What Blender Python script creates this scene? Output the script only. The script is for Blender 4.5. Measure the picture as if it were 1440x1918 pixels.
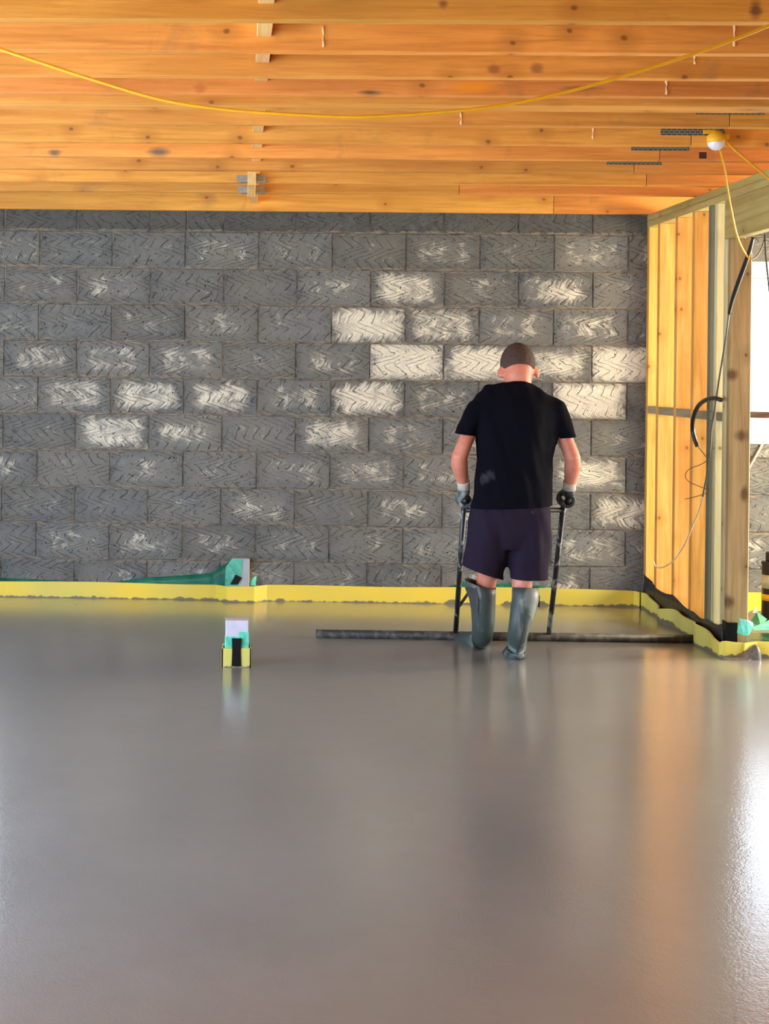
import bpy, bmesh, math, random
from mathutils import Vector, Matrix, Euler, noise
random.seed(7)
for o in list(bpy.data.objects): bpy.data.objects.remove(o)
S = bpy.context.scene
COL = S.collection

# ------------------------------------------------------------------ camera
F_PX, CX, CY, YAW, ROLL, H = 2809.0, 369.0, 690.0, 0.0304, 0.0115, 1.42
cd = bpy.data.cameras.new('camera'); cam = bpy.data.objects.new('camera', cd); COL.objects.link(cam)
cam.matrix_world = (Matrix.Translation((0, 0, H)) @ Matrix.Rotation(YAW, 4, 'Z')
                    @ Matrix.Rotation(math.pi/2, 4, 'X') @ Matrix.Rotation(ROLL, 4, 'Z'))
cd.sensor_fit = 'VERTICAL'; cd.sensor_height = 24.0; cd.lens = F_PX/1918*24
cd.shift_x = (720-CX)/1918; cd.shift_y = -(959-CY)/1918
cd.clip_start = .05; cd.clip_end = 300
S.camera = cam
# ------------------------------------------------------------------ world / lights / exposure
w = bpy.data.worlds.new('sky'); S.world = w; w.use_nodes = True
nt = w.node_tree; bg = nt.nodes['Background']
tc = nt.nodes.new('ShaderNodeTexCoord'); sp = nt.nodes.new('ShaderNodeSeparateXYZ'); rp = nt.nodes.new('ShaderNodeValToRGB')
nt.links.new(tc.outputs['Generated'], sp.inputs[0]); nt.links.new(sp.outputs['Z'], rp.inputs[0]); nt.links.new(rp.outputs[0], bg.inputs[0])
rp.color_ramp.elements[0].color = (.90, .95, 1, 1); rp.color_ramp.elements[1].position = .6; rp.color_ramp.elements[1].color = (.62, .8, 1, 1)
bg.inputs[1].default_value = 7.5
def area(name, loc, target, sx, sy, power, col):
    l = bpy.data.lights.new(name, 'AREA'); l.shape = 'RECTANGLE'; l.size = sx; l.size_y = sy; l.energy = power; l.color = col
    o = bpy.data.objects.new(name, l); COL.objects.link(o); o.location = loc
    o.rotation_euler = (Vector(target)-Vector(loc)).to_track_quat('-Z', 'Y').to_euler()
    return o
area('daylight_left_opening', (-3.45, 4.2, 1.15), (-.2, 8.2, .2), 4.6, 1.9, 215, (.36, .62, 1))
area('daylight_right_opening', (5.15, 8.25, 1.3), (1.4, 7.0, .4), 1.1, 1.5, 380, (1, .84, .58))
sl = bpy.data.lights.new('sun', 'SUN'); sl.energy = 40; sl.angle = math.radians(1); sl.color = (1, .90, .74)
so = bpy.data.objects.new('sun', sl); COL.objects.link(so); so.location = (-6, -12, 9)
so.rotation_euler = Vector((.28, .78, -.60)).to_track_quat('-Z', 'Y').to_euler()
S.view_settings.view_transform = 'Standard'; S.view_settings.look = 'None'
S.view_settings.gamma = 1; S.view_settings.use_curve_mapping = False; S.view_settings.exposure = -0.12

# ------------------------------------------------------------------ pixel -> world
def ray(x, y):
    dx, dy = x-CX, y-CY
    u = dx*math.cos(ROLL)+dy*math.sin(ROLL); v = -dx*math.sin(ROLL)+dy*math.cos(ROLL)
    u /= F_PX; v /= F_PX
    return Vector((math.cos(YAW)*u-math.sin(YAW), math.sin(YAW)*u+math.cos(YAW), -v))
def atY(x, y, Y): r = ray(x, y); k = Y/r.y; return Vector((r.x*k, Y, H+r.z*k))
def atX(x, y, X): r = ray(x, y); k = X/r.x; return Vector((X, r.y*k, H+r.z*k))
def atZ(x, y, Z=0.0): r = ray(x, y); k = (Z-H)/r.z; return Vector((r.x*k, r.y*k, Z))

D = 9.217
XP = atY(1208, 760, D).x                  # room face of the timber partition
ZJ = atY(720, 397, D-.06).z               # underside of the joists

# ------------------------------------------------------------------ materials
def jspot(x, y, row, rx, ry, col, a):
    Y = atZ(720, row, ZJ).y; p = atY(x, y, Y); return (tuple(p), rx*Y/F_PX, ry*Y/F_PX, col, a)
JSP = [jspot(885, 163, 177, 48, 13, (.95, .33, .01), .9), jspot(102, 286, 297, 14, 7, (.16, .12, .08), .9), jspot(298, 284, 297, 24, 10, (.14, .12, .08), .9),
       jspot(692, 173, 177, 24, 5, (.10, .07, .04), .9), jspot(735+350, 166, 177, 40, 6, (.22, .13, .05), .7), jspot(375, 165, 177, 12, 10, (.55, .16, .03), .8),
       jspot(925, 130, 144, 12, 10, (.35, .11, .03), .8), jspot(1005, 128, 144, 12, 9, (.35, .13, .04), .8), jspot(830, 8, 38, 10, 9, (.3, .1, .03), .9), jspot(1415, 18, 38, 12, 16, (.2, .07, .03), .9)]
PY_ = atX(1366, 765, XP).y
def pspot(x, y, rx, ry): return (tuple(atY(x, y, PY_)), rx*PY_/F_PX, ry*PY_/F_PX, (.11, .05, .02), .9)
PSP = [pspot(1388, 816, 15, 13), pspot(1371, 702, 12, 12), pspot(1393, 925, 9, 15), pspot(1366, 1128, 11, 13)]
def newmat(name):
    m = bpy.data.materials.new(name); m.use_nodes = True
    n = m.node_tree.nodes; l = m.node_tree.links
    return m, n, l, n['Principled BSDF']
def N(n, t, **k):
    x = n.new(t)
    for a, b in k.items(): setattr(x, a, b)
    return x
def math_(n, l, op, a, b=None, c=None, clamp=False):
    m = N(n, 'ShaderNodeMath', operation=op); m.use_clamp = clamp
    for i, v in enumerate((a, b, c)):
        if v is None: continue
        if isinstance(v, (int, float)): m.inputs[i].default_value = v
        else: l.new(v, m.inputs[i])
    return m.outputs[0]
def mix(n, l, f, a, b, mode='MIX'):
    m = N(n, 'ShaderNodeMix', data_type='RGBA', blend_type=mode)
    for s, v in ((m.inputs[0], f), (m.inputs[6], a), (m.inputs[7], b)):
        if isinstance(v, (int, float)): s.default_value = v
        elif isinstance(v, tuple): s.default_value = (*v[:3], 1)
        else: l.new(v, s)
    return m.outputs[2]
def mrange(n, l, v, a, b, c=0., d=1.):
    m = N(n, 'ShaderNodeMapRange'); l.new(v, m.inputs[0])
    for i, q in enumerate((a, b, c, d)): m.inputs[i+1].default_value = q
    return m.outputs[0]
def noise_(n, l, vec, scale, detail=3, rough=.55, dist=0.):
    t = N(n, 'ShaderNodeTexNoise'); t.inputs['Scale'].default_value = scale; t.inputs['Detail'].default_value = detail
    t.inputs['Roughness'].default_value = rough; t.inputs['Distortion'].default_value = dist
    if vec is not None: l.new(vec, t.inputs['Vector'])
    return t.outputs['Fac']
def bump_(n, l, h, b, strength=.3, dist=.01, normal=None):
    q = N(n, 'ShaderNodeBump'); q.inputs['Strength'].default_value = strength; q.inputs['Distance'].default_value = dist
    l.new(h, q.inputs['Height'])
    if normal: l.new(normal, q.inputs['Normal'])
    if b: l.new(q.outputs[0], b.inputs['Normal'])
    return q.outputs[0]
def rnd_coords(n, l, amount=37.):
    tc = N(n, 'ShaderNodeTexCoord'); oi = N(n, 'ShaderNodeObjectInfo')
    r = math_(n, l, 'MULTIPLY', oi.outputs['Random'], amount)
    cm = N(n, 'ShaderNodeCombineXYZ')
    for i in range(3): l.new(r, cm.inputs[i])
    v = N(n, 'ShaderNodeVectorMath', operation='ADD'); l.new(tc.outputs['Object'], v.inputs[0]); l.new(cm.outputs[0], v.inputs[1])
    return tc, oi, v.outputs[0]
def plain(name, col, rough=.6, metal=0., var=.12, scale=30., bump=0., spec=.5):
    m, n, l, b = newmat(name)
    tc, oi, v = rnd_coords(n, l)
    f = noise_(n, l, v, scale, 4)
    f2 = mrange(n, l, f, .3, .7, 1-var, 1+var)
    sc = N(n, 'ShaderNodeVectorMath', operation='SCALE'); sc.inputs[0].default_value = col; l.new(f2, sc.inputs['Scale'])
    l.new(sc.outputs[0], b.inputs['Base Color'])
    b.inputs['Roughness'].default_value = rough; b.inputs['Metallic'].default_value = metal
    b.inputs['Specular IOR Level'].default_value = spec
    if bump: bump_(n, l, f, b, .5, bump)
    return m

def wood(name, axis, light, dark, knot=(.16, .05, .015), grain_amt=.75, rough=.6, stain=None, stain_amt=.0, spots=()):
    m, n, l, b = newmat(name)
    tc, oi, v = rnd_coords(n, l)
    mp = N(n, 'ShaderNodeMapping'); l.new(v, mp.inputs[0])
    sc = [13, 13, 13]; sc[axis] = .7; mp.inputs['Scale'].default_value = sc
    g = noise_(n, l, mp.outputs[0], 1.6, 5, .62, .8)
    g2 = noise_(n, l, mp.outputs[0], 7., 3, .6, .3)
    big = noise_(n, l, v, .9, 2, .5)
    ga = math_(n, l, 'MULTIPLY', mrange(n, l, g, .36, .66), grain_amt)
    c = mix(n, l, ga, light, dark)
    c = mix(n, l, math_(n, l, 'MULTIPLY', mrange(n, l, g2, .52, .72), .28), c, tuple(x*.62 for x in dark))
    # tone of the single piece
    hs = N(n, 'ShaderNodeHueSaturation'); l.new(c, hs.inputs['Color'])
    l.new(mrange(n, l, oi.outputs['Random'], 0, 1, .488, .508), hs.inputs['Hue'])
    val = math_(n, l, 'MULTIPLY', mrange(n, l, math_(n, l, 'FRACT', math_(n, l, 'MULTIPLY', oi.outputs['Random'], 7.3)), 0, 1, .84, 1.12), mrange(n, l, big, .3, .7, .86, 1.12))
    l.new(val, hs.inputs['Value'])
    c = hs.outputs[0]
    # knots
    kx = N(n, 'ShaderNodeSeparateXYZ'); l.new(v, kx.inputs[0]); oth = [q for q in range(3) if q != axis]
    cv = N(n, 'ShaderNodeCombineXYZ'); l.new(math_(n, l, 'MULTIPLY', kx.outputs[axis], 2.9), cv.inputs[0])
    l.new(math_(n, l, 'MULTIPLY', math_(n, l, 'ADD', kx.outputs[oth[0]], kx.outputs[oth[1]]), 3.6), cv.inputs[1])
    wv = noise_(n, l, v, 25, 2)
    vo = N(n, 'ShaderNodeTexVoronoi', voronoi_dimensions='2D'); vo.inputs['Scale'].default_value = 1.; l.new(cv.outputs[0], vo.inputs['Vector'])
    kd = math_(n, l, 'ADD', vo.outputs['Distance'], math_(n, l, 'MULTIPLY', wv, .04))
    km = mrange(n, l, kd, .036, .058, 1, 0)
    halo = mrange(n, l, kd, .07, .22, .4, 0)
    c = mix(n, l, halo, c, tuple(x*.72 for x in dark))
    c = mix(n, l, math_(n, l, 'MULTIPLY', km, .72), c, knot)
    if spots:
        g_ = N(n, 'ShaderNodeNewGeometry'); nz = noise_(n, l, mp.outputs[0], 3.5, 4, .7)
        for (pos, rx, rz, scol, sa) in spots:
            df = N(n, 'ShaderNodeVectorMath', operation='SUBTRACT'); l.new(g_.outputs['Position'], df.inputs[0]); df.inputs[1].default_value = pos
            dv = N(n, 'ShaderNodeVectorMath', operation='MULTIPLY'); l.new(df.outputs[0], dv.inputs[0]); dv.inputs[1].default_value = (1/rx, 6, 1/rz)
            ln = N(n, 'ShaderNodeVectorMath', operation='LENGTH'); l.new(dv.outputs[0], ln.inputs[0])
            c = mix(n, l, mrange(n, l, math_(n, l, 'ADD', ln.outputs['Value'], math_(n, l, 'MULTIPLY', nz, 1.6)), 1.2, 2.0, sa, 0), c, scol)
    if stain:
        sm = noise_(n, l, v, 3.3, 5, .7, .6)
        c = mix(n, l, mrange(n, l, sm, .6, .72, 0, stain_amt), c, stain)
    l.new(c, b.inputs['Base Color']); b.inputs['Roughness'].default_value = rough
    b.inputs['Specular IOR Level'].default_value = .3
    bump_(n, l, math_(n, l, 'ADD', g2, g), b, .35, .002)
    return m

M_joist = wood('joist_pine', 0, (.88, .385, .072), (.60, .205, .028), stain=(.20, .13, .08), stain_amt=.3, spots=JSP)
M_nog = wood('noggin_pine', 1, (.93, .60, .24), (.78, .42, .14))
M_stud = wood('stud_pine', 2, (.80, .46, .105), (.58, .27, .04), grain_amt=.9)
M_post = wood('treated_post', 2, (.50, .36, .155), (.29, .185, .065), knot=(.09, .04, .015), stain=(.25, .30, .12), stain_amt=.4, grain_amt=.95, spots=PSP)
M_pale = wood('pale_stud', 2, (.74, .66, .38), (.56, .46, .22))
M_greystud = wood('grey_stud', 2, (.20, .21, .15), (.13, .14, .10))
M_plate = wood('treated_plate', 1, (.50, .42, .15), (.33, .24, .07), knot=(.10, .06, .02), stain=(.22, .27, .09), stain_amt=.5)
M_nogz = wood('grey_noggin', 1, (.40, .35, .22), (.27, .22, .12))
M_rail = wood('rail_wood', 0, (.22, .10, .05), (.14, .06, .03))
M_osb = plain('deck_board', (.45, .26, .10), .8, var=.35, scale=18)

def block_material():
    m, n, l, b = newmat('concrete_block')
    tc, oi, v = rnd_coords(n, l, 53.)
    sx = N(n, 'ShaderNodeSeparateXYZ'); l.new(tc.outputs['Object'], sx.inputs[0]); X, Z = sx.outputs['X'], sx.outputs['Z']
    cs = N(n, 'ShaderNodeSeparateColor'); l.new(oi.outputs['Color'], cs.inputs[0])
    white, tone, ph = cs.outputs[0], cs.outputs[1], cs.outputs[2]
    n1 = noise_(n, l, v, 9, 3, .6); n2 = noise_(n, l, v, 60, 4, .7); n3 = noise_(n, l, v, 3, 2)
    n4 = noise_(n, l, v, 26, 4, .65, .5)
    r7 = math_(n, l, 'FRACT', math_(n, l, 'MULTIPLY', oi.outputs['Random'], 17.1))
    sgn = math_(n, l, 'SUBTRACT', math_(n, l, 'MULTIPLY', math_(n, l, 'GREATER_THAN', r7, .5), 2.), 1.)
    # combed zigzag: x shifted by a skewed triangle wave of z
    zz = math_(n, l, 'ADD', Z, math_(n, l, 'MULTIPLY', math_(n, l, 'SUBTRACT', n1, .5), .055))
    per = mrange(n, l, ph, 0, 1, .085, .15)
    tri = math_(n, l, 'PINGPONG', math_(n, l, 'ADD', math_(n, l, 'DIVIDE', zz, per), math_(n, l, 'MULTIPLY', ph, 9.)), .5)
    amp = mrange(n, l, r7, 0, 1, .17, .30)
    q = math_(n, l, 'ADD', X, math_(n, l, 'MULTIPLY', math_(n, l, 'MULTIPLY', tri, amp), sgn))
    q = math_(n, l, 'ADD', q, math_(n, l, 'MULTIPLY', math_(n, l, 'MULTIPLY', Z, sgn), -.85))
    q = math_(n, l, 'ADD', q, math_(n, l, 'MULTIPLY', n3, .10))
    qq = math_(n, l, 'PINGPONG', math_(n, l, 'DIVIDE', q, .066), .5)
    line = mrange(n, l, math_(n, l, 'ADD', qq, math_(n, l, 'MULTIPLY', n4, .10)), .065, .115, 1, 0)
    line = math_(n, l, 'MULTIPLY', line, mrange(n, l, n1, .38, .52))
    # second, finer drag marks
    q2 = math_(n, l, 'PINGPONG', math_(n, l, 'DIVIDE', q, .0135), .5)
    fine = math_(n, l, 'MULTIPLY', mrange(n, l, q2, .05, .3, 1, 0), mrange(n, l, n4, .42, .6))
    ax = math_(n, l, 'ABSOLUTE', X); az = math_(n, l, 'ABSOLUTE', Z)
    ex = mrange(n, l, math_(n, l, 'ADD', ax, math_(n, l, 'MULTIPLY', n1, .1)), .18, .265, 1, 0)
    ez = mrange(n, l, math_(n, l, 'ADD', az, math_(n, l, 'MULTIPLY', n1, .05)), .075, .135, 1, 0)
    edge = math_(n, l, 'MULTIPLY', ex, ez)
    base = mix(n, l, mrange(n, l, n4, .3, .72), (.055, .062, .066), (.175, .182, .172))
    base = mix(n, l, mrange(n, l, n3, .35, .65, 0, .5), base, (.165, .150, .115))
    hs = N(n, 'ShaderNodeHueSaturation'); l.new(base, hs.inputs['Color']); l.new(mrange(n, l, tone, 0, 1, .65, 1.4), hs.inputs['Value']); base = hs.outputs[0]
    # whitish patches on the faces, strength set per block
    sv = N(n, 'ShaderNodeCombineXYZ'); l.new(q, sv.inputs[0]); l.new(math_(n, l, 'MULTIPLY', Z, .22), sv.inputs[2]); l.new(math_(n, l, 'MULTIPLY', oi.outputs['Random'], 9.), sv.inputs[1])
    n5 = noise_(n, l, sv.outputs[0], 75, 3, .6, .2)
    pm = math_(n, l, 'ADD', math_(n, l, 'MULTIPLY', n1, .50), math_(n, l, 'ADD', math_(n, l, 'MULTIPLY', n4, .27), math_(n, l, 'MULTIPLY', n5, .42)))
    pm = math_(n, l, 'ADD', pm, math_(n, l, 'MULTIPLY', edge, .16))
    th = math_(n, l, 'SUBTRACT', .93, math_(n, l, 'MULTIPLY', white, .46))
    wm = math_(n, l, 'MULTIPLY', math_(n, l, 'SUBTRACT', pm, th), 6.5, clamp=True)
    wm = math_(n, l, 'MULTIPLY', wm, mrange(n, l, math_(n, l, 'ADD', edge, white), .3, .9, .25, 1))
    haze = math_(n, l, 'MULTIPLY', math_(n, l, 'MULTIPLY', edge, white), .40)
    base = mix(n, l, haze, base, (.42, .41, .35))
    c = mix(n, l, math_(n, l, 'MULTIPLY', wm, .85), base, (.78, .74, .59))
    rim = math_(n, l, 'MULTIPLY', mrange(n, l, math_(n, l, 'ADD', az, math_(n, l, 'MULTIPLY', n4, .02)), .105, .114), mrange(n, l, n1, .45, .6))
    c = mix(n, l, math_(n, l, 'MULTIPLY', rim, .6), c, (.34, .27, .19))
    c = mix(n, l, math_(n, l, 'MULTIPLY', line, .8), c, (.03, .03, .027))
    c = mix(n, l, math_(n, l, 'MULTIPLY', fine, .30), c, (.05, .05, .045))
    pits = mrange(n, l, noise_(n, l, v, 75, 1), .70, .74)
    c = mix(n, l, pits, c, (.02, .02, .02))
    l.new(c, b.inputs['Base Color']); b.inputs['Roughness'].default_value = .75; b.inputs['Specular IOR Level'].default_value = .35
    hgt = math_(n, l, 'SUBTRACT', math_(n, l, 'ADD', math_(n, l, 'MULTIPLY', n4, .4), math_(n, l, 'MULTIPLY', wm, .15)), math_(n, l, 'ADD', math_(n, l, 'MULTIPLY', line, .9), math_(n, l, 'ADD', math_(n, l, 'MULTIPLY', fine, .25), pits)))
    bump_(n, l, hgt, b, .8, .005)
    return m
M_block = block_material()
M_mortar = plain('mortar', (.17, .145, .11), .9, var=.6, scale=22, bump=.006)
M_wallplain = plain('bare_blockwork', (.14, .135, .12), .9, var=.3, scale=6)

def screed_material():
    m, n, l, b = newmat('wet_screed')
    tc = N(n, 'ShaderNodeTexCoord'); v = tc.outputs['Object']
    a = noise_(n, l, v, 1.1, 4, .55, .4); f = noise_(n, l, v, 9, 5, .6); g = noise_(n, l, v, 120, 2, .6); h = noise_(n, l, v, 34, 3, .55, .3)
    c = mix(n, l, mrange(n, l, a, .3, .7), (.215, .220, .218), (.262, .268, .265))
    c = mix(n, l, mrange(n, l, f, .35, .7, 0, .25), c, (.19, .192, .19))
    l.new(c, b.inputs['Base Color'])
    l.new(mrange(n, l, a, .3, .7, .36, .44), b.inputs['Roughness'])
    b.inputs['Coat Weight'].default_value = 1.0; b.inputs['Coat Roughness'].default_value = .10; b.inputs['Coat IOR'].default_value = 1.55
    b.inputs['IOR'].default_value = 1.45
    hs = math_(n, l, 'ADD', math_(n, l, 'MULTIPLY', g, .20), math_(n, l, 'MULTIPLY', h, .16))
    # sparse pock marks
    vo = N(n, 'ShaderNodeTexVoronoi'); vo.inputs['Scale'].default_value = 5; l.new(v, vo.inputs['Vector'])
    pk = math_(n, l, 'MULTIPLY', mrange(n, l, vo.outputs['Distance'], .02, .05, 1, 0), mrange(n, l, a, .5, .55))
    hs = math_(n, l, 'SUBTRACT', hs, math_(n, l, 'MULTIPLY', pk, .4))
    # flow ridges
    wv = N(n, 'ShaderNodeTexWave'); wv.inputs['Scale'].default_value = .9; wv.inputs['Distortion'].default_value = 14; wv.inputs['Detail'].default_value = 3
    l.new(v, wv.inputs['Vector'])
    hs = math_(n, l, 'ADD', hs, math_(n, l, 'MULTIPLY', wv.outputs['Fac'], .05))
    nn = bump_(n, l, hs, b, .22, .012); l.new(nn, b.inputs['Coat Normal'])
    return m
M_screed = screed_material()

def foam_material(name, col=(.86, .62, .05), mud=.011):
    m, n, l, b = newmat(name)
    g = N(n, 'ShaderNodeNewGeometry'); s = N(n, 'ShaderNodeSeparateXYZ'); l.new(g.outputs['Position'], s.inputs[0])
    a = noise_(n, l, g.outputs['Position'], 3.2, 2); d = noise_(n, l, g.outputs['Position'], 22, 4, .65)
    big = noise_(n, l, g.outputs['Position'], 1.3, 2)
    c = mix(n, l, mrange(n, l, big, .4, .62), col, tuple(x*y for x, y in zip(col, (.80, .92, 1.9))))
    lim = math_(n, l, 'ADD', math_(n, l, 'MULTIPLY', mrange(n, l, a, .52, .62), .018), math_(n, l, 'MULTIPLY', math_(n, l, 'SUBTRACT', d, .5), .045))
    mm = mrange(n, l, math_(n, l, 'SUBTRACT', s.outputs['Z'], lim), mud-.008, mud-.003, 1, 0)
    c = mix(n, l, math_(n, l, 'MULTIPLY', mm, .92), c, (.135, .12, .09))
    l.new(c, b.inputs['Base Color']); b.inputs['Roughness'].default_value = .55
    bump_(n, l, d, b, .3, .003)
    return m
M_foam = foam_material('yellow_edge_foam'); M_foamclean = foam_material('yellow_foam_clean', (.88, .70, .10), mud=.012)

def film_material(name, col, alpha, rough=.25):
    m, n, l, b = newmat(name)
    tc = N(n, 'ShaderNodeTexCoord'); f = noise_(n, l, tc.outputs['Object'], 11, 4, .6, 1.)
    l.new(mix(n, l, mrange(n, l, f, .35, .65), col, tuple(min(1, x*1.7+.02) for x in col)), b.inputs['Base Color'])
    b.inputs['Roughness'].default_value = rough; b.inputs['Alpha'].default_value = alpha
    bump_(n, l, f, b, .6, .01)
    return m
M_green = film_material('green_membrane', (.0, .13, .075), .72)
M_greenl = film_material('pale_green_membrane', (.10, .55, .36), .95)
M_greenshade = film_material('shaded_green_membrane', (.005, .05, .025), 1.)
M_dpc = film_material('black_dpc', (.012, .011, .010), 1., .4)
M_tape = plain('black_tape', (.004, .004, .005), .45, var=.3, spec=.2)
M_card = plain('white_board', (.62, .60, .68), .7, var=.06)
M_conduit = plain('grey_conduit', (.36, .38, .38), .5, var=.08)
M_black = plain('black_plastic', (.012, .012, .014), .35, var=.3)
M_poleblk = None
def splat(name, base, mud, thr=.55, rough=.45, scale=28, stretch=(1, 1, .5), spot=None):
    m, n, l, b = newmat(name)
    tc = N(n, 'ShaderNodeTexCoord'); mp = N(n, 'ShaderNodeMapping'); l.new(tc.outputs['Object'], mp.inputs[0]); mp.inputs['Scale'].default_value = stretch
    f = noise_(n, l, mp.outputs[0], scale, 5, .6, .4); e = noise_(n, l, mp.outputs[0], scale*.25, 2)
    k = mrange(n, l, math_(n, l, 'ADD', math_(n, l, 'MULTIPLY', f, .7), math_(n, l, 'MULTIPLY', e, .3)), thr-.03, thr+.04)
    l.new(mix(n, l, k, base, mud), b.inputs['Base Color']); b.inputs['Roughness'].default_value = rough
    bump_(n, l, f, b, .3, .003)
    if spot:
        g = N(n, 'ShaderNodeNewGeometry')
        for (px_, py_, pz_), rr in spot:
            sb = N(n, 'ShaderNodeVectorMath', operation='DISTANCE'); l.new(g.outputs['Position'], sb.inputs[0]); sb.inputs[1].default_value = (px_, py_, pz_)
            kk = mrange(n, l, math_(n, l, 'ADD', math_(n, l, 'DIVIDE', sb.outputs['Value'], rr), math_(n, l, 'MULTIPLY', f, 2.2)), 1.55, 2.0, 1, 0)
            k = math_(n, l, 'MAXIMUM', k, kk)
        l.new(mix(n, l, k, base, mud), b.inputs['Base Color'])
    return m
M_pole = splat('black_pole_with_splashes', (.010, .012, .015), (.30, .31, .28), .57, .35)
M_bar = splat('muddy_bar', (.030, .026, .021), (.085, .078, .062), .52, .6, 30)
M_boot = splat('grey_green_rubber', (.045, .066, .058), (.17, .19, .17), .58, .5, 16, (1, 1, .35))
M_glove = splat('grey_glove', (.062, .085, .083), (.34, .37, .35), .56, .55, 22)
M_gloved = splat('dark_glove', (.025, .035, .035), (.20, .21, .19), .62, .5, 22)
M_cuff = plain('glove_cuff', (.55, .52, .45), .85, var=.15)
M_shirt = splat('navy_black_tshirt', (.0035, .0035, .007), (.055, .06, .065), .72, .95, 9, spot=[((atY(907, 888, 7.24)), .06), ((atY(903, 900, 7.24)), .035)])
M_short = splat('dark_purple_shorts', (.020, .014, .027), (.13, .12, .11), .71, .9, 12, spot=[((atY(1000, 958, 7.2)), .022)])
for mm in (M_shirt, M_short): mm.node_tree.nodes['Principled BSDF'].inputs['Specular IOR Level'].default_value = .07
def skin_material():
    m, n, l, b = newmat('skin')
    g = N(n, 'ShaderNodeNewGeometry'); f = noise_(n, l, g.outputs['Position'], 14, 3)
    c = mix(n, l, mrange(n, l, f, .35, .65), (.60, .185, .11), (.68, .28, .19))
    l.new(c, b.inputs['Base Color']); b.inputs['Roughness'].default_value = .5
    b.inputs['Subsurface Weight'].default_value = .08; b.inputs['Subsurface Radius'].default_value = (.02, .008, .004)
    return m
M_skin = skin_material()
M_hair = plain('short_brown_grey_hair', (.06, .034, .025), .85, var=.5, scale=140, bump=.004)
M_cabley = plain('yellow_cable', (.90, .45, .01), .4, var=.05)
M_cablek = plain('black_cable', (.012, .012, .013), .4, var=.2)
M_cableg = plain('grey_cable', (.10, .11, .09), .4, var=.2)
M_cablew = plain('white_cable', (.72, .56, .40), .5, var=.05)
M_cableb = plain('brown_wire', (.14, .08, .045), .45, var=.15)
M_lampy = plain('yellow_lamp_housing', (.93, .50, .02), .35, var=.05)
M_lampd = plain('frosted_dome', (.86, .82, .84), .3, var=.03)
M_metal = plain('galvanised_steel', (.42, .42, .38), .4, metal=.6, var=.2, scale=40)
M_notchshade = plain('notch_shade_brown', (.05, .025, .012), .9, var=.4)
M_glue = plain('resin_streak', (.92, .62, .30), .5, var=.1)
M_white = plain('white_window_frame', (.85, .84, .80), .4, var=.03)
M_yellowp = plain('yellow_plastic_band', (.85, .50, .01), .4, var=.05)
M_cream = plain('pale_green_label', (.52, .55, .35), .5, var=.2, scale=40)
M_soil = plain('outdoor_ground', (.55, .50, .42), .9, var=.3, scale=2)
M_sub = plain('brown_subfloor', (.17, .12, .08), .8, var=.3, scale=9)
def nailplate():
    m, n, l, b = newmat('punched_nail_plate')
    tc = N(n, 'ShaderNodeTexCoord'); ck = N(n, 'ShaderNodeTexBrick'); l.new(tc.outputs['Object'], ck.inputs['Vector'])
    mp = N(n, 'ShaderNodeMapping'); mp.inputs['Rotation'].default_value = (math.pi/2, 0, 0); l.new(tc.outputs['Object'], mp.inputs[0]); l.new(mp.outputs[0], ck.inputs['Vector'])
    ck.inputs['Scale'].default_value = 1; ck.inputs['Brick Width'].default_value = .022; ck.inputs['Row Height'].default_value = .011; ck.inputs['Mortar Size'].default_value = .003
    ck.inputs['Color1'].default_value = (.055, .065, .055, 1); ck.inputs['Color2'].default_value = (.09, .10, .085, 1); ck.inputs['Mortar'].default_value = (.24, .25, .20, 1)
    l.new(ck.outputs['Color'], b.inputs['Base Color']); b.inputs['Roughness'].default_value = .5; b.inputs['Metallic'].default_value = .3
    bump_(n, l, ck.outputs['Fac'], b, .6, .002)
    return m
M_nail = nailplate()

# ------------------------------------------------------------------ object helpers
def tag(o, label=None, cat=None, group=None, kind=None):
    if label: o['label'] = label
    if cat: o['category'] = cat
    if group: o['group'] = group
    if kind: o['kind'] = kind
    return o
def link(name, me, m=None, parent=None, loc=None):
    o = bpy.data.objects.new(name, me); COL.objects.link(o)
    if m and me is not None and not me.materials: me.materials.append(m)
    if loc is not None: o.location = loc
    if parent: o.parent = parent
    return o
def empty(name, loc):
    o = bpy.data.objects.new(name, None); COL.objects.link(o); o.location = loc; o.empty_display_size = .05
    return o
def part(name, me_or_bm, m, parent, smooth=False, world=True):
    """mesh given in world coordinates, parented to a thing at its own location"""
    me = me_or_bm
    if isinstance(me, bmesh.types.BMesh):
        bm = me; me = bpy.data.meshes.new(name)
        bmesh.ops.recalc_face_normals(bm, faces=bm.faces); bm.to_mesh(me); bm.free()
    if parent and world:
        off = Vector(parent.location)
        q = parent.parent
        while q: off += q.location; q = q.parent
        me.transform(Matrix.Translation(-off))
    for p in me.polygons: p.use_smooth = smooth
    o = link(name, me, m, parent)
    return o
def box_mesh(sx, sy, sz, bev=0.0, name='box'):
    bm = bmesh.new(); bmesh.ops.create_cube(bm, size=1)
    for v in bm.verts: v.co = Vector((v.co.x*sx, v.co.y*sy, v.co.z*sz))
    if bev: bmesh.ops.bevel(bm, geom=bm.edges[:], offset=bev, segments=1, affect='EDGES')
    me = bpy.data.meshes.new(name); bm.to_mesh(me); bm.free(); return me
def box(name, lo, hi, m, parent=None, bev=.002):
    lo, hi = Vector(lo), Vector(hi); s = hi-lo
    me = box_mesh(*s, bev=min(bev, min(s)*.3), name=name)
    o = link(name, me, m, parent); o.location = (lo+hi)/2
    if parent:
        off = Vector(parent.location); q = parent.parent
        while q: off += q.location; q = q.parent
        o.location -= off
    return o
def bm_box(bm, lo, hi):
    lo, hi = Vector(lo), Vector(hi); c = (lo+hi)/2; s = hi-lo
    bmesh.ops.create_cube(bm, size=1, matrix=Matrix.Translation(c) @ Matrix.Diagonal((*s, 1)))
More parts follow.
